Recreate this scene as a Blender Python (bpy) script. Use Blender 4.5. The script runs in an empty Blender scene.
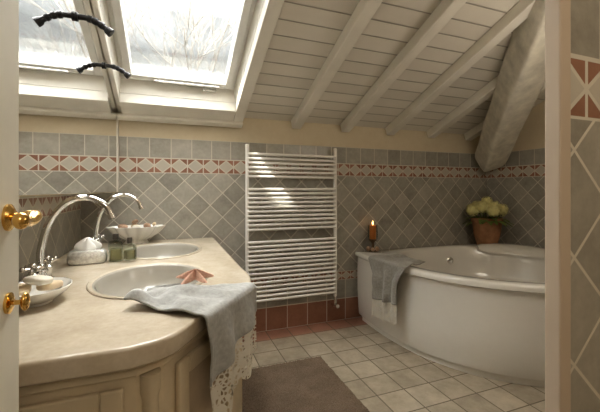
import bpy, math, random
from mathutils import Vector, Matrix, noise
random.seed(7)
SC = bpy.context.scene
COL = SC.collection

# ------------------------------------------------------------------ nodes DSL
class V:
    def __init__(s, nt, so): s.nt = nt; s.so = so
    def m(s, op, *a):
        n = s.nt.nodes.new('ShaderNodeMath'); n.operation = op
        for i, x in enumerate((s,) + a):
            if isinstance(x, V): s.nt.links.new(x.so, n.inputs[i])
            else: n.inputs[i].default_value = x
        return V(s.nt, n.outputs[0])
    def __add__(s, o): return s.m('ADD', o)
    def __sub__(s, o): return s.m('SUBTRACT', o)
    def __mul__(s, o): return s.m('MULTIPLY', o)
    def __truediv__(s, o): return s.m('DIVIDE', o)
    def fl(s): return s.m('FLOOR')
    def fr(s): return s.m('FRACT')
    def ab(s): return s.m('ABSOLUTE')
    def gt(s, o): return s.m('GREATER_THAN', o)
    def lt(s, o): return s.m('LESS_THAN', o)
    def mn(s, o): return s.m('MINIMUM', o)
    def mx(s, o): return s.m('MAXIMUM', o)

def newmat(name):
    m = bpy.data.materials.new(name); m.use_nodes = True
    nt = m.node_tree
    b = nt.nodes['Principled BSDF']
    return m, nt, b

def setin(nt, sock, val):
    if isinstance(val, V): nt.links.new(val.so, sock)
    elif hasattr(val, 'is_output'): nt.links.new(val, sock)
    else:
        if isinstance(val, (tuple, list)) and len(val) == 3: val = tuple(val) + (1,)
        sock.default_value = val

def mixc(nt, f, a, b):
    n = nt.nodes.new('ShaderNodeMix'); n.data_type = 'RGBA'
    setin(nt, n.inputs[0], f); setin(nt, n.inputs[6], a); setin(nt, n.inputs[7], b)
    return n.outputs[2]

def mixf(nt, f, a, b):
    n = nt.nodes.new('ShaderNodeMix'); n.data_type = 'FLOAT'
    setin(nt, n.inputs[0], f); setin(nt, n.inputs[2], a); setin(nt, n.inputs[3], b)
    return V(nt, n.outputs[0])

def coords(nt):
    tc = nt.nodes.new('ShaderNodeTexCoord')
    sp = nt.nodes.new('ShaderNodeSeparateXYZ')
    nt.links.new(tc.outputs['Object'], sp.inputs[0])
    return tc, V(nt, sp.outputs[0]), V(nt, sp.outputs[1]), V(nt, sp.outputs[2])

def noisev(nt, tc, scale, detail=3, rough=.55, vec=None):
    n = nt.nodes.new('ShaderNodeTexNoise')
    n.inputs['Scale'].default_value = scale; n.inputs['Detail'].default_value = detail
    n.inputs['Roughness'].default_value = rough
    nt.links.new(tc.outputs['Object'], n.inputs['Vector'])
    return V(nt, n.outputs[0])

def white(nt, a, b, c=0.0):
    cb = nt.nodes.new('ShaderNodeCombineXYZ')
    setin(nt, cb.inputs[0], a); setin(nt, cb.inputs[1], b); setin(nt, cb.inputs[2], c)
    w = nt.nodes.new('ShaderNodeTexWhiteNoise'); w.noise_dimensions = '3D'
    nt.links.new(cb.outputs[0], w.inputs['Vector'])
    return V(nt, w.outputs['Value'])

def bump(nt, b, h, dist=.002, strength=.6):
    n = nt.nodes.new('ShaderNodeBump')
    n.inputs['Distance'].default_value = dist; n.inputs['Strength'].default_value = strength
    setin(nt, n.inputs['Height'], h)
    nt.links.new(n.outputs[0], b.inputs['Normal'])

def simple(name, col, rough=.5, metal=0, var=.08, scale=20, bmp=0, spec=None, coat=0, trans=0, sheen=0):
    m, nt, b = newmat(name)
    tc, x, y, z = coords(nt)
    n = noisev(nt, tc, scale)
    f = (n - .3) * 2.2
    f = f.mx(0.0).mn(1.0)
    c1 = tuple(max(0, c * (1 - var)) for c in col); c2 = tuple(min(1, c * (1 + var)) for c in col)
    setin(nt, b.inputs['Base Color'], mixc(nt, f, c1, c2))
    b.inputs['Roughness'].default_value = rough
    b.inputs['Metallic'].default_value = metal
    if coat: b.inputs['Coat Weight'].default_value = coat
    if trans: b.inputs['Transmission Weight'].default_value = trans
    if sheen: b.inputs['Sheen Weight'].default_value = sheen
    if bmp: bump(nt, b, n, bmp, .7)
    return m

TILE_A = (.255, .24, .205); TILE_B = (.52, .495, .435)
TERRA_A = (.24, .115, .075); TERRA_B = (.42, .225, .155)
GROUT = (.66, .62, .535); CREAMT = (.58, .53, .45)
def wall_tile(name, axis, lower=False):
    m, nt, b = newmat(name)
    tc, X, Y, Z = coords(nt)
    u = X if axis == 'x' else Y
    mott = noisev(nt, tc, 9, 5, .65)
    mott2 = noisev(nt, tc, 45, 3, .6)
    mm = ((mott * .8 + mott2 * .3) - .33) * 2.0
    mm = mm.mx(0.0).mn(1.0)
    def line(x, w):
        f = x.fr(); d = f.mn((f * -1.0) + 1.0); return d.gt(w)
    def tilecol(idv, a, b_):
        f = (mm * .65 + idv * .42).mn(1.0)
        return mixc(nt, f, a, b_)
    sd = .150 * math.sqrt(2)
    p = (u + Z) / sd; q = (u - Z) / sd
    gD = line(p, .022) * line(q, .022)
    cD = tilecol(white(nt, p.fl(), q.fl(), 1.0), TILE_A, TILE_B)
    su = u / .165; sv = (Z - 1.565) / .165
    gS = line(su, .020) * line(sv, .020)
    cS = tilecol(white(nt, su.fl(), sv.fl(), 2.0), TILE_A, TILE_B)
    def band(z0, h, w):
        v = (Z - z0) / h
        tu_ = ((u / w).fr() - .5).ab() * 2.0
        vv = (v - .5).ab() * 2.3
        d = tu_ + vv - 1.0
        isT = d.gt(0.0)
        g = d.ab().gt(.10) * v.gt(.05) * v.lt(.95) * ((tu_.gt(.93) * d.gt(0.0)) * -1.0 + 1.0)
        cT = tilecol(white(nt, (u / w + .5).fl(), v.gt(.5), 3.0), TERRA_A, TERRA_B)
        cC = tilecol(white(nt, (u / w).fl(), 4.0), TILE_B, CREAMT)
        return mixc(nt, isT, cC, cT), g
    cB, gB = band(1.44, .125, .13)
    cB2, gB2 = band(.40, .085, .10)
    tu = u / .205; tv = Z / .215
    gT = line(tu, .018) * line(tv, .02)
    cT = tilecol(white(nt, tu.fl(), 5.0), TERRA_A, TERRA_B)
    col = cD; g = gD
    def over(mask, c, gg):
        nonlocal col, g
        col = mixc(nt, mask, col, c)
        g = mixf(nt, mask, g, gg)
    over(Z.gt(1.44), cB, gB)
    over(Z.gt(1.565), cS, gS)
    over(Z.lt(.485), cB2, gB2)
    over(Z.lt(.40), tilecol(white(nt, tu.fl(), tv.fl(), 6.0), TILE_A, TILE_B), gT)
    over(Z.lt(.215), cT, gT)
    if lower:
        cL, gL = band(1.15, .115, .13)
        over(Z.gt(1.15) * Z.lt(1.265), cL, gL)
    col = mixc(nt, g, GROUT, col)
    pl = Z.gt(1.73)
    plc = mixc(nt, mm, (.66, .57, .42), (.72, .64, .49))
    col = mixc(nt, pl, col, plc)
    setin(nt, b.inputs['Base Color'], col)
    r = mixf(nt, g, .8, .30)
    setin(nt, b.inputs['Roughness'], mixf(nt, pl, r, .9))
    bump(nt, b, mixf(nt, pl, g + mm * .25, 0.5), .0025, .6)
    return m

def floor_mat():
    m, nt, b = newmat('floor_tiles')
    tc, X, Y, Z = coords(nt)
    mott = noisev(nt, tc, 7, 6, .7)
    mm = ((mott - .35) * 3.2).mx(0.0).mn(1.0)
    def line(x, w):
        f = x.fr(); d = f.mn((f * -1.0) + 1.0); return d.gt(w)
    w = .203
    p = X / w; q = (Y - 2.86) / w
    g = line(p, .020) * line(q, .020)
    idv = white(nt, p.fl(), q.fl())
    f = (mm * .6 + idv * .4).mn(1.0)
    c = mixc(nt, f, (.29, .24, .175), (.55, .48, .375))
    ct = mixc(nt, f, TERRA_A, TERRA_B)
    c = mixc(nt, Y.gt(2.86), c, ct)
    c = mixc(nt, g, (.20, .17, .13), c)
    setin(nt, b.inputs['Base Color'], c)
    setin(nt, b.inputs['Roughness'], mixf(nt, g, .8, .28) + mm * .08)
    bump(nt, b, g + mm * .3, .002, .5)
    return m

def plank_mat():
    m, nt, b = newmat('white_planks')
    tc, X, Y, Z = coords(nt)
    p = Y / .118
    f = p.fr(); d = f.mn((f * -1.0) + 1.0)
    g = (d * 18.0).mn(1.0)
    idv = white(nt, p.fl(), 0.0)
    n = noisev(nt, tc, 6, 4)
    c = mixc(nt, (idv * .6 + n * .4), (.64, .60, .53), (.78, .745, .67))
    c = mixc(nt, g, (.30, .27, .23), c)
    setin(nt, b.inputs['Base Color'], c)
    b.inputs['Roughness'].default_value = .55
    bump(nt, b, g, .006, .8)
    return m

M = {}
M['wx'] = wall_tile('tile_wall_x', 'x')
M['wy'] = wall_tile('tile_wall_y', 'y')
M['wyl'] = wall_tile('tile_wall_left', 'y', True)
M['floor'] = floor_mat()
M['plank'] = plank_mat()
M['plaster'] = simple('plaster', (.68, .60, .46), .9, var=.05, scale=4, bmp=.002)
M['whitewood'] = simple('white_painted_wood', (.77, .735, .66), .5, var=.05, scale=6, bmp=.001)
M['log'] = simple('whitewashed_hewn_wood', (.70, .66, .57), .6, var=.20, scale=9, bmp=.010)
M['pvc'] = simple('white_window_frame', (.70, .69, .66), .35, var=.03)
M['porc'] = simple('porcelain', (.80, .785, .74), .10, var=.015, coat=.5)
M['acryl'] = simple('white_acrylic', (.82, .79, .735), .12, var=.01, coat=.6)
M['basin'] = simple('basin_enamel', (.42, .395, .345), .15, var=.02, coat=.4)
M['enamel'] = simple('radiator_enamel', (.86, .835, .79), .25, var=.01)
M['chrome'] = simple('chrome', (.78, .78, .78), .07, 1, var=.02)
M['brass'] = simple('brass', (.80, .52, .18), .16, 1, var=.08)
M['black'] = simple('black_lamp_metal', (.02, .02, .022), .4, .3)
M['cab'] = simple('cream_cabinet', (.60, .51, .37), .5, var=.10, scale=8, bmp=.001)
M['cabd'] = simple('cabinet_inner_panel', (.48, .39, .28), .5, var=.12, scale=10, bmp=.001)
M['door'] = simple('door_paint', (.74, .71, .62), .4, var=.03)
M['jamb'] = simple('jamb_paint', (.56, .47, .38), .5, var=.06, scale=5)
M['towel'] = simple('grey_linen', (.40, .40, .385), .95, var=.16, scale=60, bmp=.004, sheen=.3)
M['towel2'] = simple('grey_terry', (.35, .335, .30), .95, var=.16, scale=70, bmp=.004, sheen=.3)
M['star'] = simple('starfish_skin', (.60, .37, .28), .8, var=.2, scale=90, bmp=.003)
M['soap'] = simple('tan_soap', (.72, .58, .40), .5, var=.10, scale=25)
M['soapc'] = simple('cream_soap', (.80, .75, .64), .45, var=.05)
M['shell'] = simple('shell_brown', (.45, .30, .20), .4, var=.35, scale=60)
M['tissue'] = simple('tissue_paper', (.86, .85, .82), .9, var=.02)
M['silver'] = simple('silver_emboss', (.72, .71, .67), .25, .45, var=.2, scale=80, bmp=.003)
M['pot'] = simple('aged_terracotta', (.36, .19, .10), .7, var=.3, scale=14, bmp=.003)
M['petal'] = simple('cream_petals', (.86, .81, .42), .7, var=.10, scale=40)
M['leaf'] = simple('green_leaf', (.20, .27, .07), .5, var=.3, scale=30)
M['wax'] = simple('orange_wax', (.70, .24, .07), .4, var=.1)
M['iron'] = simple('dark_bronze', (.16, .11, .07), .4, .7, var=.3, scale=60)
M['bark'] = simple('bark', (.50, .47, .43), .9, var=.2)
M['cap'] = simple('bottle_cap', (.08, .07, .06), .3)
M['perf'] = simple('perfume', (.60, .55, .35), .05, var=.02, trans=.7)

def glass(name, col=(.9, .95, .93)):
    m, nt, b = newmat(name)
    out = nt.nodes['Material Output']
    t = nt.nodes.new('ShaderNodeBsdfTransparent'); t.inputs[0].default_value = (*col, 1)
    g = nt.nodes.new('ShaderNodeBsdfGlossy'); g.inputs['Roughness'].default_value = .02
    fr = nt.nodes.new('ShaderNodeLayerWeight'); fr.inputs[0].default_value = .25
    mx = nt.nodes.new('ShaderNodeMixShader')
    fac = V(nt, fr.outputs['Fresnel']).mn(.6)
    nt.links.new(fac.so, mx.inputs[0]); nt.links.new(t.outputs[0], mx.inputs[1]); nt.links.new(g.outputs[0], mx.inputs[2])
    nt.links.new(mx.outputs[0], out.inputs[0])
    return m
M['glass'] = glass('window_glass', (.97, .98, .98))
M['bglass'] = glass('bottle_glass', (.80, .84, .80))

def mirror_mat():
    m, nt, b = newmat('mirror_silver')
    b.inputs['Base Color'].default_value = (.90, .90, .89, 1)
    b.inputs['Metallic'].default_value = 1; b.inputs['Roughness'].default_value = 0.01
    return m
M['mirror'] = mirror_mat()

def counter_mat():
    m, nt, b = newmat('cream_travertine')
    tc, X, Y, Z = coords(nt)
    n = noisev(nt, tc, 5, 8, .7); n2 = noisev(nt, tc, 60, 3)
    f = ((n * .8 + n2 * .25 - .35) * 2.5).mx(0.0).mn(1.0)
    setin(nt, b.inputs['Base Color'], mixc(nt, f, (.45, .38, .285), (.64, .565, .46)))
    b.inputs['Roughness'].default_value = .18
    return m
M['stone'] = counter_mat()

def rug_mat():
    m, nt, b = newmat('rug_pile')
    tc, X, Y, Z = coords(nt)
    n = noisev(nt, tc, 160, 2, .7); n2 = noisev(nt, tc, 7, 3)
    f = ((n * .8 + n2 * .4 - .35) * 1.8).mx(0.0).mn(1.0)
    setin(nt, b.inputs['Base Color'], mixc(nt, f, (.13, .09, .06), (.36, .275, .20)))
    b.inputs['Roughness'].default_value = 1
    bump(nt, b, n, .01, 1)
    return m
M['rug'] = rug_mat()

def lace_mat(name, col):
    m, nt, b = newmat(name)
    out = nt.nodes['Material Output']
    tc = nt.nodes.new('ShaderNodeTexCoord')
    vo = nt.nodes.new('ShaderNodeTexVoronoi'); vo.feature = 'DISTANCE_TO_EDGE'; vo.inputs['Scale'].default_value = 62
    nt.links.new(tc.outputs['Object'], vo.inputs['Vector'])
    v = V(nt, vo.outputs['Distance'])
    ns = nt.nodes.new('ShaderNodeTexNoise'); ns.inputs['Scale'].default_value = 26
    nt.links.new(tc.outputs['Object'], ns.inputs['Vector'])
    solid = V(nt, ns.outputs[0]).gt(.53)
    hole = v.gt(.16) * ((solid * -1.0) + 1.0)
    b.inputs['Base Color'].default_value = (*col, 1); b.inputs['Roughness'].default_value = .95
    t = nt.nodes.new('ShaderNodeBsdfTransparent')
    mx = nt.nodes.new('ShaderNodeMixShader')
    nt.links.new(hole.so, mx.inputs[0]); nt.links.new(b.outputs[0], mx.inputs[1]); nt.links.new(t.outputs[0], mx.inputs[2])
    nt.links.new(mx.outputs[0], out.inputs[0])
    return m
M['lace'] = lace_mat('lace_cotton', (.68, .645, .57))

def flame_mat():
    m, nt, b = newmat('flame')
    b.inputs['Base Color'].default_value = (1, .5, .15, 1)
    b.inputs['Emission Color'].default_value = (1, .5, .15, 1); b.inputs['Emission Strength'].default_value = 6
    return m
M['flame'] = flame_mat()

# ------------------------------------------------------------------ mesh builder
import bmesh
class MB:
    def __init__(s): s.v = []; s.f = []
    def add(s, vs, fs):
        o = len(s.v); s.v += [Vector(p) for p in vs]; s.f += [[i + o for i in f] for f in fs]; return s
    def hexa(s, c):
        return s.add(c, [(3, 2, 1, 0), (4, 5, 6, 7), (0, 1, 5, 4), (1, 2, 6, 5), (2, 3, 7, 6), (3, 0, 4, 7)])
    def box(s, x0, x1, y0, y1, z0, z1):
        return s.hexa([(x0, y0, z0), (x1, y0, z0), (x1, y1, z0), (x0, y1, z0), (x0, y0, z1), (x1, y0, z1), (x1, y1, z1), (x0, y1, z1)])
    def loops(s, L, cap0=True, cap1=True, closed=True):
        n = len(L[0]); o = len(s.v)
        for l in L: s.v += [Vector(p) for p in l]
        for i in range(len(L) - 1):
            for j in range(n if closed else n - 1):
                k = (j + 1) % n
                s.f.append([o + i * n + j, o + i * n + k, o + (i + 1) * n + k, o + (i + 1) * n + j])
        if cap0: s.f.append([o + j for j in range(n)][::-1])
        if cap1: s.f.append([o + (len(L) - 1) * n + j for j in range(n)])
        return s
    def lathe(s, prof, c=(0, 0, 0), n=32, mat=None, sx=1, sy=1, scallop=0, k=0, caps=True):
        L = []
        for (r, z) in prof:
            l = []
            for j in range(n):
                a = 2 * math.pi * j / n
                rr = r * (1 + scallop * math.cos(k * a))
                p = Vector((rr * sx * math.cos(a), rr * sy * math.sin(a), z))
                if mat: p = mat @ p
                l.append(p + Vector(c))
            L.append(l)
        return s.loops(L, caps, caps)
    def tube(s, pts, rad, n=12):
        pts = [Vector(p) for p in pts]
        if not isinstance(rad, (list, tuple)): rad = [rad] * len(pts)
        t0 = (pts[1] - pts[0]).normalized()
        up = Vector((0, 0, 1)) if abs(t0.z) < .9 else Vector((1, 0, 0))
        nrm = t0.cross(up).normalized(); L = []
        for i, p in enumerate(pts):
            if i == 0: t = t0
            elif i == len(pts) - 1: t = (pts[i] - pts[i - 1]).normalized()
            else: t = (pts[i + 1] - pts[i - 1]).normalized()
            nrm = (nrm - t * nrm.dot(t)).normalized(); b = t.cross(nrm)
            L.append([p + (nrm * math.cos(2 * math.pi * j / n) + b * math.sin(2 * math.pi * j / n)) * rad[i] for j in range(n)])
        return s.loops(L)
    def ell(s, c, r, n=16, m=10, sq=1.0, mat=None):
        L = []
        for i in range(m + 1):
            ph = -math.pi / 2 + math.pi * i / m
            ph = max(min(ph, math.pi / 2 - .02), -math.pi / 2 + .02)
            l = []
            for j in range(n):
                a = 2 * math.pi * j / n
                f = lambda v: math.copysign(abs(v) ** sq, v)
                p = Vector((r[0] * f(math.cos(ph)) * f(math.cos(a)), r[1] * f(math.cos(ph)) * f(math.sin(a)), r[2] * f(math.sin(ph))))
                if mat: p = mat @ p
                l.append(p + Vector(c))
            L.append(l)
        return s.loops(L)
    def obj(s, name, mat, parent=None, smooth=True, ang=35, bevel=0, label=None, cat=None, kind=None, group=None, loc=None):
        me = bpy.data.meshes.new(name)
        me.from_pydata([tuple(p) for p in s.v], [], s.f); me.update()
        bm = bmesh.new(); bm.from_mesh(me); bmesh.ops.recalc_face_normals(bm, faces=bm.faces); bm.to_mesh(me); bm.free()
        me.materials.append(mat)
        if smooth:
            for p in me.polygons: p.use_smooth = True
            me.set_sharp_from_angle(angle=math.radians(ang))
        o = bpy.data.objects.new(name, me); COL.objects.link(o)
        if parent: o.parent = parent
        if loc: o.location = loc
        if bevel:
            bv = o.modifiers.new('bevel', 'BEVEL'); bv.width = bevel; bv.segments = 2; bv.limit_method = 'ANGLE'; bv.angle_limit = math.radians(40)
        if label: o['label'] = label
        if cat: o['category'] = cat
        if kind: o['kind'] = kind
        if group: o['group'] = group
        return o

def thing(name, label, cat, loc=(0, 0, 0), rz=0, group=None, kind=None):
    e = bpy.data.objects.new(name, None); COL.objects.link(e); e.empty_display_size = .05
    e.location = loc; e.rotation_euler = (0, 0, rz)
    if label: e['label'] = label
    if cat: e['category'] = cat
    if group: e['group'] = group
    if kind: e['kind'] = kind
    return e

def copy_thing(src, loc, rz=None, label=None):
    n = src.copy(); COL.objects.link(n); n.location = loc
    if rz is not None: n.rotation_euler = (0, 0, rz)
    if label: n['label'] = label
    def rec(a, b):
        for c in list(a.children):
            if c is n: continue
            d = c.copy(); COL.objects.link(d); d.parent = b
            d.matrix_parent_inverse = c.matrix_parent_inverse.copy()
            rec(c, d)
    rec(src, n)
    return n

def catmull(P, closed=True, n=8):
    out = []; N = len(P)
    rng = range(N) if closed else range(N - 1)
    for i in rng:
        if closed: a, b, c, d = P[i - 1], P[i], P[(i + 1) % N], P[(i + 2) % N]
        else: a, b, c, d = P[max(i - 1, 0)], P[i], P[i + 1], P[min(i + 2, N - 1)]
        a, b, c, d = map(Vector, (a, b, c, d))
        for k in range(n):
            t = k / n
            out.append(.5 * ((2 * b) + (c - a) * t + (2 * a - 5 * b + 4 * c - d) * t * t + (3 * b - a - 3 * c + d) * t ** 3))
    if not closed: out.append(Vector(P[-1]))
    return out

# ------------------------------------------------------------------ room
YB = 3.05; XR = 3.56; XL = -.65; XM = -.395; K = .385
def roof(y): return 1.95 + K * (YB - y)
NRM = Vector((0, K, 1)).normalized()
def R(x, y, o): return Vector((x, y, roof(y))) + NRM * o
def sbox(mb, x0, x1, y0, y1, o0, o1):
    mb.hexa([R(x0, y0, o0), R(x1, y0, o0), R(x1, y1, o0), R(x0, y1, o0), R(x0, y0, o1), R(x1, y0, o1), R(x1, y1, o1), R(x0, y1, o1)])

ST = 'structure'
MB().box(XL - .1, XR + .1, -1.6, YB + .1, -.1, 0).obj('floor', M['floor'], smooth=False, kind=ST)
def wall_side(name, x0, x1, y0, y1, mat, z0=0):
    mb = MB(); mb.hexa([(x0, y0, z0), (x1, y0, z0), (x1, y1, z0), (x0, y1, z0), (x0, y0, roof(y0)), (x1, y0, roof(y0)), (x1, y1, roof(y1)), (x0, y1, roof(y1))])
    return mb.obj(name, mat, smooth=False, kind=ST)
MB().box(XL - .1, XR + .1, YB, YB + .1, 0, 1.96).obj('wall_back', M['wx'], smooth=False, kind=ST)
wall_side('wall_left', XL - .1, XL, -1.6, YB, M['wyl'])
wall_side('wall_right', XR, XR + .1, .46, YB, M['wy'])
wall_side('wall_left_upper', XL, XM - .012, .85, YB, M['plaster'], 1.28)
wall_side('wall_near', .722, XR + .1, .437, .457, M['wx'])
wall_side('wall_hall', 1.9, 2.0, -1.6, .437, M['plaster'])
wall_side('wall_rear', XL, 2.0, -1.7, -1.6, M['plaster'])
MB().box(.69, .722, .43, .46, 0, 2.75).obj('trim_1', M['jamb'], smooth=False, kind=ST, bevel=.003)

OX0, OX1, OY0, OY1 = -.36, .50, 1.20, 2.85
mb = MB()
sbox(mb, XL - .1, OX0, -1.7, YB + .1, 0, .03); sbox(mb, OX1, XR + .1, -1.7, YB + .1, 0, .03)
sbox(mb, OX0, OX1, -1.7, OY0, 0, .03); sbox(mb, OX0, OX1, OY1, YB + .1, 0, .03)
mb.obj('ceiling', M['plank'], smooth=False, kind=ST)

win = thing('window_1', None, None, kind=ST)
mb = MB()
def frame_loft(mb, a, b, oa, ob, t=.02):
    def ring(r, o, e): return [R(r[0] - e, r[2] - e, o), R(r[1] + e, r[2] - e, o), R(r[1] + e, r[3] + e, o), R(r[0] - e, r[3] + e, o)]
    A0, B0, B1, A1 = ring(a, oa, 0), ring(b, ob, 0), ring(b, ob, t), ring(a, oa, t)
    mb.loops([A0, B0, B1, A1, A0], False, False)
frame_loft(mb, (OX0, OX1, OY0, OY1), (OX0 + .01, OX1 - .01, OY0 + .01, OY1 - .02), -.0, .12, .03)
mb.obj('reveal', M['whitewood'], parent=win, smooth=False)
def frame_bars(mb, r, w, o0, o1):
    x0, x1, y0, y1 = r
    sbox(mb, x0, x0 + w, y0, y1, o0, o1); sbox(mb, x1 - w, x1, y0, y1, o0, o1)
    sbox(mb, x0 + w, x1 - w, y0, y0 + w, o0, o1); sbox(mb, x0 + w, x1 - w, y1 - w, y1, o0, o1)
mb = MB(); frame_bars(mb, (OX0 - .02, OX1 + .02, OY0 - .02, OY1 + .02), .055, .115, .20)
mb.obj('outer_frame', M['pvc'], parent=win, smooth=False, bevel=.004)
mb = MB(); frame_bars(mb, (OX0 + .037, OX1 - .037, OY0 + .037, OY1 - .045), .05, .09, .185)
mb.obj('sash', M['pvc'], parent=win, smooth=False, bevel=.006)
mb = MB(); sbox(mb, OX0 + .08, OX1 - .08, OY0 + .08, OY1 - .09, .150, .156)
mb.obj('glass_pane', M['glass'], parent=win, smooth=False)
mb = MB(); mb.tube([R(-.12, 2.775, .075), R(.36, 2.775, .075)], .009, 10)
for xx in (-.09, .12, .33): mb.tube([R(xx, 2.775, .075), R(xx, 2.775, .10)], .008, 8)
mb.obj('handle', M['silver'], parent=win)
mb = MB(); sbox(mb, .24, .34, 2.80, 2.822, .06, .085); mb.obj('latch', M['silver'], parent=win, smooth=False, bevel=.003)
mb = MB()
sbox(mb, OX1, OX1 + .085, OY0 - .1, 3.03, -.09, 0); sbox(mb, OX0, OX1, OY1, 3.03, -.085, 0)
sbox(mb, XM, OX0, OY0 - .1, 3.03, -.05, 0); sbox(mb, OX0, OX1, OY0 - .1, OY0, -.09, 0)
mb.obj('trim_2', M['whitewood'], smooth=False, kind=ST, bevel=.006)
mb = MB(); sbox(mb, XM, OX1 + .085, 2.985, 3.045, -.115, -.085); mb.obj('trim_3', M['whitewood'], smooth=False, kind=ST, bevel=.008)

for x in (1.10, 1.62, 2.15, 2.69, 3.23):
    mb = MB(); sbox(mb, x - .045, x + .045, -1.5, 3.045, -.085, 0)
    mb.obj('ceiling_beam', M['whitewood'], smooth=False, bevel=.008, label='white-painted square rafter under the sloping plank ceiling', cat='beam', group='white rafters of the sloping ceiling')
# hewn hip beam: rounded square section
mb = MB(); a = Vector((3.43, 2.91, 1.64)); b = Vector((2.02, 1.16, 2.68)); L = []
pts = [a.lerp(b, i / 40) for i in range(41)]
t = (b - a).normalized(); n1 = t.cross(Vector((0, 0, 1))).normalized(); n2 = t.cross(n1)
for i, p in enumerate(pts):
    l = []
    for j in range(48):
        an = 2 * math.pi * j / 48
        f = lambda v: math.copysign(abs(v) ** .34, v)
        ca, sa = f(math.cos(an)), f(math.sin(an))
        tw = math.radians(20)
        ca, sa = ca * math.cos(tw) - sa * math.sin(tw), ca * math.sin(tw) + sa * math.cos(tw)
        rr = (.132 if i > 0 else .124) * (1 + .06 * noise.noise(Vector((math.cos(an) * 1.2, math.sin(an) * 1.2, i * .12))))
        l.append(p + (n1 * ca + n2 * sa) * rr)
    L.append(l)
mb.loops(L)
mb.obj('hip_beam', M['log'], ang=60, label='thick hewn whitewashed wooden hip beam rising from the corner', cat='beam')

# ------------------------------------------------------------------ mirror & lamps
mb = MB()
y0, y1 = .87, 3.0
mb.hexa([(XM - .012, y0, 1.285), (XM, y0, 1.285), (XM, y1, 1.285), (XM - .012, y1, 1.285),
         (XM - .012, y0, roof(y0) - .06), (XM, y0, roof(y0) - .06), (XM, y1, roof(y1) - .06), (XM - .012, y1, roof(y1) - .06)])
mb.obj('wall_mirror', M['mirror'], smooth=False, label='large frameless wall mirror above the double washbasin counter', cat='mirror')
MB().box(XM - .012, XM + .006, 3.0, 3.048, 1.285, 1.90).obj('trim_4', M['whitewood'], smooth=False, kind=ST, bevel=.003)

lamp = thing('mirror_lamp', 'small black curved lamp fixed to the mirror', 'lamp', (XM, 1.75, 2.03), group='black mirror lamps')
arc = catmull([(0.0, 0, .032), (.045, 0, .032), (.09, 0, .018), (.135, 0, -.015)], False, 8)
MB().tube(arc, .012, 12).obj('arm', M['black'], lamp)
mb = MB(); mb.tube([(0, 0, .032), (.012, 0, .032)], .020, 20); mb.obj('wall_plate', M['black'], lamp, bevel=.002)
mb = MB()
for i in (10, 14, 18):
    d = (arc[i + 1] - arc[i]).normalized(); mb.tube([arc[i] - d * .009, arc[i] - d * .008, arc[i] + d * .008, arc[i] + d * .009], [.012, .0155, .0155, .012], 16)
mb.obj('lamp_head', M['black'], lamp)
d = (arc[-1] - arc[-2]).normalized(); e = arc[-1]
MB().tube([e - d * .02, e - d * .012, e + d * .008, e + d * .010], [.012, .018, .020, .014], 16).obj('lamp_shade', M['black'], lamp)
copy_thing(lamp, (XM, 2.44, 2.05))

# ------------------------------------------------------------------ vanity
CZ = .89
outer = catmull([(-.10, .985), (.005, 1.03), (.10, 1.17), (.215, 1.33), (.32, 1.47), (.355, 1.62), (.352, 1.8)], False, 8)
outline = [Vector((-.645, .985))] + outer + [Vector((.345, 3.045)), Vector((-.645, 3.045))]
BAS = [(-.085, 1.73), (-.055, 2.50)]; BA, BB = .235, .300
def counter_mesh():
    cu = bpy.data.curves.new('c', 'CURVE'); cu.dimensions = '2D'; cu.fill_mode = 'BOTH'
    def spl(pts):
        s = cu.splines.new('POLY'); s.points.add(len(pts) - 1); s.use_cyclic_u = True
        for i, p in enumerate(pts): s.points[i].co = (p[0], p[1], 0, 1)
    spl(outline)
    for c in BAS: spl([(c[0] + BA * math.cos(2 * math.pi * j / 64), c[1] + BB * math.sin(2 * math.pi * j / 64)) for j in range(64)])
    cu.extrude = .019; cu.bevel_depth = .011; cu.bevel_resolution = 3; cu.offset = -.011
    o = bpy.data.objects.new('tmpc', cu); COL.objects.link(o)
    dg = bpy.context.evaluated_depsgraph_get(); me = bpy.data.meshes.new_from_object(o.evaluated_get(dg))
    bpy.data.objects.remove(o)
    return me
me = counter_mesh(); me.name = 'countertop'
me.transform(Matrix.Translation((0, 0, CZ - .030))); me.materials.clear(); me.materials.append(M['stone'])
for p in me.polygons: p.use_smooth = True
me.set_sharp_from_angle(angle=math.radians(35))
ct = bpy.data.objects.new('countertop', me); COL.objects.link(ct)
ct['label'] = 'cream travertine double-basin countertop with curved front edge'; ct['category'] = 'countertop'

cab = thing('vanity_cabinet', 'cream painted vanity cabinet with angled corner under the countertop', 'cabinet', (0, 0, 0))
cpl = [(-.64, 1.03), (-.09, 1.03), (-.02, 1.07), (.255, 1.45), (.30, 1.55), (.30, 3.04), (-.64, 3.04)]
cpi = [(-.62, 1.05), (-.097, 1.05), (-.035, 1.085), (.237, 1.458), (.28, 1.555), (.28, 3.02), (-.62, 3.02)]
MB().loops([[(x, y, .0) for x, y in cpl], [(x, y, CZ - .062) for x, y in cpl], [(x, y, CZ - .062) for x, y in cpi], [(x, y, .10) for x, y in cpi]], True, True).obj('body', M['cab'], cab, smooth=False, bevel=.003)
def ring_strip(pts, z0, z1, e):
    mb = MB()
    for i in range(len(pts) - 1):
        a = Vector(pts[i]); b = Vector(pts[i + 1]); d = (b - a).normalized(); n = Vector((d.y, -d.x))
        p = [a - d * e * .5, b + d * e * .5, b + d * e * .5 + n * e, a - d * e * .5 + n * e]
        mb.hexa([(q.x, q.y, z0) for q in p] + [(q.x, q.y, z1) for q in p])
    return mb
ring_strip([(-.64, 1.03), (-.09, 1.03), (-.02, 1.07), (.255, 1.45), (.30, 1.55), (.30, 3.02)], CZ - .095, CZ - .063, .012).obj('moulding', M['cab'], cab, smooth=False, bevel=.004)
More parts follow.
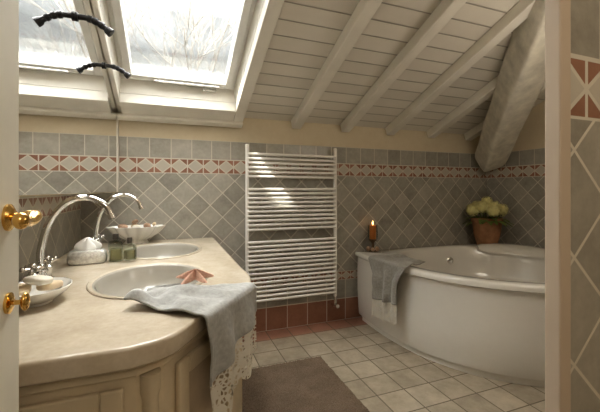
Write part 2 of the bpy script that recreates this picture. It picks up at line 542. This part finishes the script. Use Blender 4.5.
ring_strip([(-.64, 1.03), (-.09, 1.03), (-.02, 1.07), (.255, 1.45), (.30, 1.55), (.30, 3.02)], .0, .09, .010).obj('plinth', M['cab'], cab, smooth=False, bevel=.004)
def panel(p0, p1, z0, z1, knob=True):
    a = Vector(p0); b = Vector(p1); d = (b - a).normalized(); n = Vector((d.y, -d.x)); Lh = (b - a).length
    def bx(mb, u0, u1, v0, v1, t0, t1):
        c = [a + d * u0 + n * t0, a + d * u1 + n * t0, a + d * u1 + n * t1, a + d * u0 + n * t1]
        mb.hexa([(q.x, q.y, v0) for q in c] + [(q.x, q.y, v1) for q in c])
    w = .055; mb = MB()
    bx(mb, 0, w, z0, z1, .001, .018); bx(mb, Lh - w, Lh, z0, z1, .001, .018); bx(mb, w, Lh - w, z0, z0 + w, .001, .018); bx(mb, w, Lh - w, z1 - w, z1, .001, .018)
    o = mb.obj('door', M['cab'], cab, smooth=False, bevel=.005)
    mb = MB(); bx(mb, w, Lh - w, z0 + w, z1 - w, .001, .006); mb.obj('door_panel', M['cabd'], o, smooth=False)
    if knob:
        q = a + d * (Lh - .028) + n * .018; mb = MB(); c = Vector((q.x, q.y, (z0 + z1) / 2)); nn = Vector((n.x, n.y, 0))
        mb.tube([c, c + nn * .012, c + nn * .02, c + nn * .027], [.006, .006, .014, .008], 14); mb.obj('knob', M['brass'], o)
panel((-.60, 1.03), (-.12, 1.03), .12, .77, False)
panel((.01, 1.112), (.235, 1.422), .12, .77, False)
panel((.30, 1.62), (.30, 2.06), .12, .77); panel((.30, 2.10), (.30, 2.52), .12, .77); panel((.30, 2.56), (.30, 2.98), .12, .77)
MB().lathe([(.03, 0.0), (.03, .09), (.022, .10), (.022, .72), (.028, .74), (.028, .79)], (-.055, 1.045, 0), 20).obj('post', M['cab'], cab)

def make_basin(c):
    e = thing('washbasin', 'oval pale grey inset washbasin sunk into the cream countertop', 'washbasin', (c[0], c[1], CZ), group='pair of inset washbasins')
    L = []
    for (s, z) in [(1.02, 0.001), (1.02, .003), (1.0, .004), (.985, .002), (.965, -.006), (.94, -.03), (.88, -.075), (.76, -.115), (.58, -.142), (.35, -.155), (.12, -.160)]:
        L.append([(BA * .985 * s * math.cos(2 * math.pi * j / 64), BB * .985 * s * math.sin(2 * math.pi * j / 64), z) for j in range(64)])
    MB().loops(L, False, True).obj('bowl', M['basin'], e, ang=60)
    L = [[((BA + .012) * s * math.cos(2 * math.pi * j / 64), (BB + .012) * s * math.sin(2 * math.pi * j / 64), z) for j in range(64)] for s, z in [(1.035, .0012), (1.035, .004), (1.02, .0075), (.97, .0065), (.95, .003), (.95, -.002)]]
    MB().loops(L, False, False).obj('rim', M['stone'], e)
    MB().lathe([(.026, -.158), (.026, -.154), (.018, -.152), (.015, -.155)], n=24).obj('drain', M['chrome'], e)
    MB().lathe([(.0145, -.1545), (.013, -.1495), (.004, -.1485)], n=20).obj('plug', M['chrome'], e)
    return e
b1 = make_basin(BAS[0]); copy_thing(b1, (BAS[1][0], BAS[1][1], CZ))

fc = thing('faucet', 'chrome swan-neck mixer tap with two cross handles on the countertop', 'faucet', (-.535, 1.79, CZ), group='pair of chrome swan-neck taps')
MB().lathe([(.034, 0), (.034, .006), (.026, .014), (.020, .03), (.020, .055), (.024, .06), (.024, .075), (.018, .085)], n=28).obj('base', M['chrome'], fc)
sp = catmull([(0, 0, .07), (.005, 0, .16), (.035, 0, .27), (.10, 0, .355), (.18, 0, .375), (.25, 0, .34), (.275, 0, .29)], False, 8)
MB().tube(sp, [.0155 - .003 * i / len(sp) for i in range(len(sp))], 16).obj('spout', M['chrome'], fc)
d = (sp[-1] - sp[-2]).normalized()
MB().tube([sp[-1] - d * .012, sp[-1] - d * .010, sp[-1] + d * .012, sp[-1] + d * .014], [.012, .0165, .0165, .011], 18).obj('spout_tip', M['chrome'], fc)
MB().tube([(0, -.085, .045), (0, .085, .045)], .012, 14).obj('bridge', M['chrome'], fc)
for sgn in (-1, 1):
    h = thing('valve', None, None, (0, .09 * sgn, 0)); h.parent = fc
    MB().lathe([(.030, 0), (.030, .006), (.020, .012), (.017, .03), (.021, .045), (.021, .06), (.014, .066), (.012, .075)], n=24).obj('valve_body', M['chrome'], h)
    mb = MB()
    mb.tube([(0, 0, .072), (0, 0, .10)], .008, 10)
    for q in range(4):
        an = math.pi / 4 + q * math.pi / 2
        dx, dy = math.cos(an), math.sin(an)
        mb.tube([(0, 0, .088), (dx * .030, dy * .030, .088)], .007, 10); mb.ell((dx * .035, dy * .035, .088), (.011, .011, .011), 10, 8)
    mb.ell((0, 0, .097), (.016, .016, .012), 14, 8)
    mb.obj('handle', M['chrome'], h)
copy_thing(fc, (-.47, 2.60, CZ))

# ------------------------------------------------------------------ countertop objects
def dish_profile(): return [(.03, 0), (.05, 0), (.052, .008), (.075, .018), (.098, .038), (.112, .055), (.114, .059), (.110, .060), (.094, .045), (.07, .026), (.04, .016), (.01, .014)]
ds = thing('soap_dish', 'white oval porcelain dish holding soaps on the countertop', 'dish', (-.455, 1.50, CZ + .0005))
MB().lathe(dish_profile(), n=48, sx=.92, sy=1.15, scallop=.012, k=12).obj('bowl', M['porc'], ds)
def soap(loc, r, mat, rz, tilt, label):
    mb = MB(); mb.ell((0, 0, 0), r, 24, 14, .55)
    o = mb.obj('soap_bar', mat, ang=60, label=label, cat='soap', group='soaps in the white dish', loc=loc); o.rotation_euler = (tilt, tilt * .4, rz)
soap((-.505, 1.49, CZ + .052), (.032, .046, .015), M['soap'], .2, .12, 'tan rounded soap bar in the white dish')
soap((-.425, 1.53, CZ + .052), (.03, .045, .015), M['soap'], -.3, -.1, 'tan rounded soap bar in the white dish')
soap((-.45, 1.49, CZ + .084), (.03, .044, .014), M['soapc'], 1.1, .08, 'cream rounded soap bar resting on other soaps')

tb = thing('tissue_box', 'white and silver embossed box with tissue pulled out', 'tissue box', (-.44, 2.22, CZ + .0005), rz=.15)
mb = MB(); L = []
for (s, z) in [(.90, 0), (1.0, .008), (1.02, .03), (.98, .055), (.86, .07), (.45, .073)]:
    L.append([(.095 * s * math.copysign(abs(math.cos(a)) ** .6, math.cos(a)) * (1 + .02 * math.cos(10 * a)), .065 * s * math.copysign(abs(math.sin(a)) ** .6, math.sin(a)), z) for a in [2 * math.pi * j / 60 for j in range(60)]])
mb.loops(L); mb.obj('box_body', M['silver'], tb, ang=50)
mb = MB(); L = []
for i in range(8):
    s = i / 7
    L.append([((.045 + .015 * math.sin(s * 3)) * math.cos(a) * (1 + .3 * math.sin(5 * a + s * 2)) * (1.05 - .8 * s ** 2), .024 * math.sin(a) * (1 + .35 * math.cos(4 * a)) * (1.1 - s * .6), .07 + .065 * s + .008 * math.sin(3 * a) * s) for a in [2 * math.pi * j / 40 for j in range(40)]])
mb.loops(L); mb.obj('tissue', M['tissue'], tb, ang=60)

def bottle(loc, h, w, label, rz):
    e = thing('perfume_bottle', label, 'bottle', loc, rz=rz, group='perfume bottles on the countertop')
    mb = MB(); L = []
    for (s, z) in [(.9, 0), (1, .004), (1, h * .8), (.9, h * .88), (.35, h * .93), (.33, h)]:
        L.append([(w * s * math.copysign(abs(math.cos(a)) ** .35, math.cos(a)), w * s * math.copysign(abs(math.sin(a)) ** .35, math.sin(a)), z) for a in [2 * math.pi * j / 40 for j in range(40)]])
    mb.loops(L); mb.obj('flask', M['bglass'], e, ang=40)
    mb = MB(); L = []
    for (s, z) in [(.82, .006), (.85, .01), (.85, h * .55), (.84, h * .56)]:
        L.append([(w * s * math.copysign(abs(math.cos(a)) ** .4, math.cos(a)), w * s * math.copysign(abs(math.sin(a)) ** .4, math.sin(a)), z) for a in [2 * math.pi * j / 40 for j in range(40)]])
    mb.loops(L); mb.obj('liquid', M['perf'], e, ang=40)
    MB().lathe([(w * .42, h), (w * .45, h + .003), (w * .45, h + .028), (w * .38, h + .032)], n=24).obj('cap', M['cap'], e)
bottle((-.300, 2.22, CZ + .0005), .125, .036, 'tall clear glass perfume bottle with dark cap', .2)
bottle((-.222, 2.17, CZ + .012), .095, .030, 'short clear glass perfume bottle with dark cap', .5)

SX, SY = -.25, 2.915
sh = thing('shell_dish', 'large white shell-shaped dish filled with soaps and shells', 'dish', (SX, SY, CZ + .0005))
MB().lathe([(.08, 0), (.085, .0), (.075, .012), (.07, .025), (.10, .040), (.14, .065), (.17, .092), (.19, .118), (.198, .128), (.192, .130), (.172, .118), (.13, .09), (.08, .065), (.02, .055)], n=96, sx=1, sy=.60, scallop=.07, k=14).obj('bowl', M['porc'], sh, ang=60)
for i, (dx, dy, dz, rr, mt) in enumerate([(-.095, 0, .130, .036, 'shell'), (-.015, .03, .128, .036, 'soap'), (.075, -.005, .132, .036, 'shell'), (0, -.04, .125, .032, 'soapc'), (-.01, .0, .165, .028, 'shell'), (.125, .0, .142, .022, 'soap')]):
    mb = MB(); mb.ell((0, 0, 0), (rr, rr * .75, rr * .6), 20, 12)
    o = mb.obj('seashell' if mt == 'shell' else 'soap_ball', M[mt], ang=60, label='small brown and tan seashell in the shell-shaped dish' if mt == 'shell' else 'rounded pale soap in the shell-shaped dish', cat='seashell' if mt == 'shell' else 'soap', loc=(SX + dx, SY + dy, CZ + dz))
    o.rotation_euler = (.15 * i, .1, i)

# ------------------------------------------------------------------ draped towels
def drape(name, label, P, I, W, w0, w1, top, drop, rad, mat, lace=.07, amp=.02, freq=22, thick=.007, seed=0, taper=0.0, flare=0, wr=.012, zsk=0):
    P = Vector(P); I = Vector(I).normalized(); W = Vector(W).normalized(); O = -I; Zv = Vector((0, 0, 1))
    e = thing(name, label, 'towel', P)
    arc = rad * math.pi / 2
    def pos(w, s):
        a = Vector((w * 9 + seed, s * 9, seed))
        if s < 0:
            h = .006 + max(0, noise.noise(a) * wr * 2 + wr * .6) * min(1, -s / .05)
            return W * (w + taper * (-s) * (w - w0) * -2 + .01 * noise.noise(a * .7)) + I * (-s) * (1 + .2 * noise.noise(Vector((w * 5, seed, 1)))) + Zv * h
        if s < arc:
            t = s / rad; return W * w + O * (rad * math.sin(t)) + Zv * (.006 - rad + rad * math.cos(t))
        d = s - arc; k = min(1, d / .12)
        fold = amp * k * (.5 + .5 * math.sin(w * freq * 2 + seed + d * 2)) + .35 * amp * k * noise.noise(a)
        fold = max(fold, 0)
        ws = w * (1 - flare * k) + .25 * amp * k * math.sin(w * freq + 1 + seed)
        return W * ws + O * (rad + fold) + Zv * (.006 - rad - d)
    nw = 60
    def grid(s0, s1, ns, scal=0):
        mb = MB(); L = []
        for i in range(ns + 1):
            row = []
            for j in range(nw + 1):
                w = w0 + (w1 - w0) * j / nw
                f = i / ns
                ed = s1 + (zsk * (j / nw - .5)) * (1 if s1 > 0 else 0)
                if scal: ed = ed - scal * (1 - abs(math.sin(math.pi * j / nw * 5)))
                st = s0 + (zsk * (j / nw - .5)) * (1 if s0 > 0 else 0)
                row.append(pos(w, st + (ed - st) * f))
            L.append(row)
        mb.loops(L, False, False, closed=False); return mb
    o = grid(-top, drop - lace, 70).obj('cloth', mat, e, ang=180)
    so = o.modifiers.new('thickness', 'SOLIDIFY'); so.thickness = thick; so.offset = 1
    o2 = grid(drop - lace - .004, drop, 12, .025).obj('lace_hem', M['lace'], e, ang=180)
    return e
tw = drape('hand_towel', 'grey linen towel with cream lace hem draped over the countertop corner',
      (.188, 1.262, CZ + .001), (-.8, .6, 0), (.6, .8, 0), -.165, .22, .31, .36, .018, M['towel'], lace=.18, amp=.032, freq=19, seed=3.1, taper=.9, flare=.04, wr=.026, zsk=-.12)

mb = MB(); L = []
nA = 80
for i in range(11):
    s = 1 - i / 10 * .985
    row = []
    for j in range(nA):
        a = 2 * math.pi * j / nA
        arm = ((math.cos(5 * a) + 1) / 2) ** 1.8
        r = (.020 + .060 * arm) * s
        z = .018 * (1 - s ** 2) * (.5 + .5 * (1 - s)) + .010 * (1 - s) + .0015 * noise.noise(Vector((r * math.cos(a) * 120, r * math.sin(a) * 120, 0)))
        z += .012 * math.sqrt(max(0, 1 - s)) * arm
        row.append((r * math.cos(a), r * math.sin(a), z))
    L.append(row)
mb.loops(L); o = mb.obj('starfish', M['star'], ang=80, label='dried orange-pink starfish lying on the grey towel', cat='starfish', loc=(.090, 1.425, CZ + .056)); o.rotation_euler = (.06, .0, .2)

# ------------------------------------------------------------------ radiator
rd = thing('towel_radiator', 'tall white ladder towel radiator mounted on the tiled wall', 'radiator', (.625, 2.97, 0))
RW = .862
def post(x):
    MB().tube([(x, 0, .27), (x, 0, .275), (x, 0, 1.70), (x, 0, 1.705)], [.012, .017, .017, .012], 16).obj('post', M['enamel'], rd)
post(0); post(RW)
zs = []; z = .315
for grp in (14, 10, 6):
    for i in range(grp): zs.append(z); z += .0400
    z += .072
rail = None
for z in zs:
    if rail is None:
        rail = MB().tube([(0, -.012, 0), (RW, -.012, 0)], .0120, 12).obj('rail', M['enamel'], rd, loc=(0, 0, z))
    else:
        c = rail.copy(); COL.objects.link(c); c.parent = rd; c.location = (0, 0, z)
for x, s in ((0, -1), (RW, 1)):
    mb = MB(); mb.tube([(x, 0, .27), (x, 0, .20), (x, .02, .17), (x, .078, .17)], .010, 12)
    mb.tube([(x, 0, .245), (x, 0, .205)], .017, 14); mb.tube([(x, -.0, .19), (x, -.055, .19)], [.014, .019], 16)
    mb.obj('valve', M['chrome'], rd)
for x in (.08, RW - .08):
    for z in (.55, 1.5):
        MB().tube([(x, -.005, z), (x, .078, z)], .010, 10).obj('bracket', M['enamel'], rd)

# ------------------------------------------------------------------ bathtub
TX, TY = 2.62, 2.15
tub = thing('bathtub', 'large white acrylic corner bathtub with curved front panel', 'bathtub', (TX, TY, 0))
front = catmull([(3.53, 1.22), (3.1, 1.235), (2.68, 1.30), (2.28, 1.46), (1.95, 1.75), (1.77, 2.12), (1.715, 2.5), (1.72, 2.8), (1.74, 3.02)], False, 10)
poly = [Vector((3.53, 3.02))] + front
def ray(a):
    d = Vector((math.cos(a), math.sin(a))); o = Vector((TX, TY)); best = 9
    for i in range(len(poly)):
        p = poly[i]; q = poly[(i + 1) % len(poly)]; e = q - p
        den = d.x * e.y - d.y * e.x
        if abs(den) < 1e-9: continue
        t = ((p.x - o.x) * e.y - (p.y - o.y) * e.x) / den; u = ((p.x - o.x) * d.y - (p.y - o.y) * d.x) / den
        if t > 0 and -1e-6 <= u <= 1 + 1e-6: best = min(best, t)
    return best
N = 200
angs = sorted([2 * math.pi * j / (N - 3) for j in range(N - 3)] + [math.atan2(3.02 - TY, 3.53 - TX), math.atan2(3.02 - TY, 1.74 - TX), 2 * math.pi + math.atan2(1.22 - TY, 3.53 - TX)])
ro = [ray(a + 1e-5) for a in angs]
ri = [min(r - .115, .80) for r in ro]
for it in range(40): ri = [(ri[j - 1] + 2 * ri[j] + ri[(j + 1) % N]) / 4 for j in range(N)]
ri = [min(ri[j], ro[j] - .09) for j in range(N)]
def lp(rs, off, z): return [((rs[j] - off) * math.cos(angs[j]), (rs[j] - off) * math.sin(angs[j]), z) for j in range(N)]
MB().loops([lp(ro, .07, .0), lp(ro, .07, .055)], False, False).obj('plinth', M['acryl'], tub, ang=40)
MB().loops([lp(ro, .09, .055), lp(ro, .04, .055), lp(ro, .034, .065), lp(ro, .02, .30), lp(ro, .018, .45), lp(ro, .022, .632)], False, False).obj('front_panel', M['acryl'], tub, ang=40)
L = [lp(ro, .03, .632), lp(ro, .004, .634), lp(ro, -.003, .64), lp(ro, -.003, .665), lp(ro, .004, .678), lp(ro, .016, .683)]
L += [lp(ri, -.018, .683), lp(ri, -.004, .676), lp(ri, .008, .655), lp(ri, .03, .56), lp(ri, .07, .42), lp(ri, .12, .32), lp(ri, .2, .27), lp(ri, .35, .25)]
L += [[(x * .02, y * .02, .245) for (x, y, z) in lp(ri, .35, .25)]]
MB().loops(L, False, True).obj('shell', M['acryl'], tub, ang=45)
mb = MB()
L = []
def near(a): return min(range(N), key=lambda j: abs(angs[j] - (a % (2 * math.pi))))
for i in range(17):
    a = math.radians(2 + 50 * i / 16); r = ri[near(a)]; k = math.sin(math.pi * (i + .15) / 16.3) ** .35
    sec = [(.10, .0), (.10, .035), (.05, .055), (0.0, .045), (-.045, .0), (-.06, -.06), (-.02, -.05), (.0, 0)]
    L.append([((r + u) * math.cos(a), (r + u) * math.sin(a), .683 + v * k * .9) for u, v in sec])
mb.loops(L); mb.obj('headrest', M['acryl'], tub, ang=50)
mb = MB(); a = math.radians(75); r = ri[near(a)]; c = Vector(((r - .035) * math.cos(a), (r - .035) * math.sin(a), .54)); dd = Vector((-math.cos(a), -math.sin(a), .2)).normalized()
mb.tube([c - dd * .01, c + dd * .012, c + dd * .016], [.035, .035, .028], 20); mb.obj('overflow_knob', M['chrome'], tub)
MB().lathe([(.035, .247), (.035, .252), (.02, .254), (.005, .253)], n=24).obj('drain', M['chrome'], tub)

drape('bath_towel', 'grey towel with cream lace hem hanging over the bathtub rim',
      (1.705, 2.38, .686), (1, 0.03, 0), (.03, -1, 0), -.30, .19, .28, .50, .015, M['towel2'], lace=.17, amp=.045, freq=17, seed=8.2, taper=.3, flare=.26, wr=.012, zsk=-.05)

ch = thing('candle_holder', 'small bronze and shell candle holder with lit orange candle', 'candle holder', (1.90, 2.955, .684)); ch.scale = (1.1, 1.1, 1.15)
MB().lathe([(.05, 0), (.055, .006), (.03, .016), (.014, .03), (.012, .07), (.022, .085), (.04, .10), (.042, .106), (.02, .108)], n=28).obj('stand', M['iron'], ch)
mb = MB()
for q in range(6):
    a = q * math.pi / 3; mb.ell((.045 * math.cos(a), .045 * math.sin(a), .022), (.022, .016, .018), 12, 8, mat=Matrix.Rotation(a, 3, 'Z'))
mb.obj('shell_ring', M['shell'], ch)
MB().lathe([(.030, .106), (.031, .11), (.031, .225), (.02, .229), (.004, .226)], n=28).obj('candle', M['wax'], ch)
mb = MB()
L = []
for (r, z) in [(.040, .107), (.046, .14), (.044, .20), (.040, .23)]:
    L.append([(r * math.cos(2 * math.pi * j / 28), r * math.sin(2 * math.pi * j / 28), z) for j in range(28)])
mb.loops(L, False, False); mb.obj('glass_cup', M['bglass'], ch)
MB().lathe([(.002, .228), (.0075, .238), (.006, .252), (.001, .268)], n=12).obj('flame', M['flame'], ch)

pf = thing('potted_flowers', 'aged terracotta pot of cream-yellow hydrangea flowers in the tub corner', 'potted plant', (3.28, 2.81, .686)); pf.scale = (1.15, 1.15, 1.2)
MB().lathe([(.075, 0), (.085, .004), (.115, .10), (.125, .19), (.128, .21), (.138, .215), (.140, .25), (.132, .255), (.125, .25), (.115, .22), (.02, .215)], n=40).obj('pot', M['pot'], pf)
mb = MB()
for q in range(22):
    a = random.uniform(0, 6.28); el = random.uniform(-.1, .5); Lf = random.uniform(.14, .19)
    base = Vector((.05 * math.cos(a), .05 * math.sin(a), .24)); dr = Vector((math.cos(a), math.sin(a), el)); sd = Vector((-math.sin(a), math.cos(a), 0)); L = []
    for i in range(7):
        s = i / 6; w = .032 * math.sin(math.pi * (s * .92 + .04)); c = base + dr * Lf * s + Vector((0, 0, -.06 * s * s))
        L.append([c - sd * w + Vector((0, 0, .006)), c, c + sd * w + Vector((0, 0, .006))])
    mb.loops(L, False, False, closed=False)
mb.obj('leaf', M['leaf'], pf, ang=180)
heads = [(0 if q == 0 else (.08 if q < 5 else .135), q * 2.4) for q in range(10)]
for q, (rr, a) in enumerate(heads):
    c = Vector((rr * math.cos(a), rr * math.sin(a), .395 - rr * .5)); mb = MB()
    for k in range(46):
        u = 1 - 2 * (k + .5) / 46; th = k * 2.39996; s = math.sqrt(1 - u * u); d = Vector((s * math.cos(th), s * math.sin(th), u))
        p = c + d * .053 * random.uniform(.9, 1.12)
        t1 = d.cross(Vector((.3, .2, .9))).normalized(); t2 = d.cross(t1)
        for m in range(4):
            an = m * math.pi / 2 + k; w = t1 * math.cos(an) + t2 * math.sin(an); w2 = t1 * -math.sin(an) + t2 * math.cos(an)
            sz = .013
            mb.add([p, p + w * sz * .7 + w2 * sz * .55 + d * .003, p + w * sz * 1.25 + d * .001, p + w * sz * .7 - w2 * sz * .55 + d * .003], [(0, 1, 2, 3)])
    mb.ell(c, (.044, .044, .044), 14, 10)
    mb.obj('blossom', M['petal'], pf, ang=180)
mb = MB()
for rr, a in heads:
    mb.tube([(rr * .3 * math.cos(a), rr * .3 * math.sin(a), .21), (rr * math.cos(a), rr * math.sin(a), .37 - rr * .5)], .004, 6)
mb.obj('stem', M['leaf'], pf)

# ------------------------------------------------------------------ rug
mb = MB(); nx, ny = 140, 220; L = []
rx0, rx1, ry0, ry1 = .385, 1.08, 1.25, 2.415
for i in range(ny + 1):
    row = []
    for j in range(nx + 1):
        u = j / nx; v = i / ny
        e = min(u, 1 - u, v, 1 - v)
        h = .018 * min(1, e * 60) if e > 0 else 0
        row.append((rx0 + (rx1 - rx0) * u + random.uniform(-.003, .003), ry0 + (ry1 - ry0) * v + random.uniform(-.003, .003), .001 + h + (random.uniform(0, .010) if e > 0 else 0)))
    L.append(row)
mb.loops(L, False, False, closed=False)
mb.obj('bath_rug', M['rug'], ang=180, label='dark taupe shaggy bath rug on the tiled floor', cat='rug')

# ------------------------------------------------------------------ door
dr = thing('door_1', None, None, (0, 0, 0), kind=ST)
dm = MB(); dm.box(-.29, -.25, .0, .738, .01, 2.1); dm.obj('door_leaf', M['door'], dr, smooth=False, bevel=.004)
mb = MB(); mb.box(-.25, -.244, .08, .60, .25, 1.0); mb.box(-.25, -.244, .08, .60, 1.45, 1.95); mb.obj('door_panel', M['door'], dr, smooth=False, bevel=.003)
hz = 1.255
hd = MB()
hd.tube([(-.250, .690, hz), (-.246, .690, hz), (-.243, .690, hz), (-.240, .690, hz)], [.022, .022, .017, .012], 24)
hd.obj('rosette', M['brass'], dr)
lev = catmull([(-.243, .690, hz), (-.228, .690, hz), (-.214, .684, hz + .003), (-.206, .672, hz + .005), (-.201, .648, hz + .003), (-.198, .62, hz - .002), (-.196, .59, hz + .001)], False, 5)
rr = [.007 + .0035 * math.sin(i / (len(lev) - 1) * math.pi * 2.2) ** 2 for i in range(len(lev))]
MB().tube(lev, rr, 16).obj('handle', M['brass'], dr)
MB().ell((-.196, .583, hz + .002), (.010, .013, .012), 16, 10).obj('handle_tip', M['brass'], dr)
kz = 1.115
mb = MB(); mb.tube([(-.250, .690, kz), (-.246, .690, kz), (-.243, .690, kz)], [.017, .017, .010], 20); mb.obj('keyhole_plate', M['brass'], dr)
mb = MB(); mb.tube([(-.245, .690, kz), (-.232, .690, kz)], .004, 10); mb.ell((-.226, .690, kz), (.006, .012, .015), 16, 10); mb.obj('key', M['brass'], dr)

# ------------------------------------------------------------------ tree outside
def make_tree(p0, d0, L0, r0, lvl0, nb):
    mb = MB()
    def branch(p, d, L, r, lvl):
        pts = [p]; rs = [r]
        n = 6
        for i in range(n):
            d = (d + Vector((random.uniform(-.16, .16), random.uniform(-.16, .16), random.uniform(-.06, .12)))).normalized()
            p = p + d * L / n; pts.append(p); rs.append(r * (1 - .6 * (i + 1) / n))
        mb.tube(pts, rs, 5)
        if lvl > 0:
            for k in range(nb):
                i = random.randint(2, n); dd = (d + Vector((random.uniform(-.9, .9), random.uniform(-.9, .9), random.uniform(-.3, .6)))).normalized()
                branch(pts[i], dd, L * random.uniform(.5, .75), rs[i] * .65, lvl - 1)
    branch(p0, d0, L0, r0, lvl0)
    mb.obj('tree', M['bark'], ang=180, label='bare leafless tree outside the skylight', cat='tree')
make_tree(Vector((.7, 9.5, -1)), Vector((0, -.02, 1)), 4.8, .11, 4, 7)

# ------------------------------------------------------------------ lights
w = bpy.data.worlds.new('World'); SC.world = w; w.use_nodes = True
nt = w.node_tree; bg = nt.nodes['Background']
tc = nt.nodes.new('ShaderNodeTexCoord'); sp_ = nt.nodes.new('ShaderNodeSeparateXYZ'); nt.links.new(tc.outputs['Generated'], sp_.inputs[0])
zz = V(nt, sp_.outputs[2])
n1_ = nt.nodes.new('ShaderNodeTexNoise'); n1_.inputs['Scale'].default_value = 14; n1_.inputs['Detail'].default_value = 8; n1_.inputs['Roughness'].default_value = .75
nt.links.new(tc.outputs['Generated'], n1_.inputs['Vector'])
hz_ = ((V(nt, n1_.outputs[0]) - .35) * 3.0).mx(0.0).mn(1.0)
low = mixf(nt, hz_, .66, 1.02)
f = ((zz - .44) / .14).mx(0.0).mn(1.0)
setin(nt, bg.inputs[1], mixf(nt, f, low, 12.0))
setin(nt, bg.inputs[0], mixc(nt, f, (.97, 1.0, 1.0), (1.0, .98, .94)))
def point(name, loc, e, r, col):
    l = bpy.data.lights.new(name, 'POINT'); l.energy = e; l.shadow_soft_size = r; l.color = col
    o = bpy.data.objects.new(name, l); COL.objects.link(o); o.location = loc; return o
point('hall_fill', (.35, -.7, 2.2), 18, .25, (1, .90, .77))  # added fill behind the camera, no lamp fixture in the hall
point('room_fill', (2.1, .95, 1.9), 11, .25, (1, .90, .77))  # unseen soft fill added to brighten the bathroom, not a ceiling lamp
src = Vector((.20, 2.40, 2.50)); tgt = Vector((.98, 3.05, 1.25)); dv = (tgt - src).normalized()
s = bpy.data.lights.new('sun_gleam', 'SPOT'); s.energy = 3500; s.spot_size = math.radians(4.6); s.spot_blend = .5; s.shadow_soft_size = .03; s.color = (1, .95, .85)
o = bpy.data.objects.new('sun_gleam', s); COL.objects.link(o); o.location = src - dv * 2.2; o.rotation_euler = dv.to_track_quat('-Z', 'Y').to_euler()

# ------------------------------------------------------------------ camera
cam = bpy.data.cameras.new('cam'); co = bpy.data.objects.new('camera', cam); COL.objects.link(co)
cam.sensor_width = 36; cam.lens = 341 / 600 * 36; cam.shift_y = -16 / 600; cam.clip_start = .02
co.location = (0, 0, 1.3); co.rotation_euler = (math.radians(90), 0, -math.radians(20.7))
SC.camera = co
SC.view_settings.view_transform = 'Standard'
SC.view_settings.look = 'Medium High Contrast'
SC.view_settings.exposure = .12
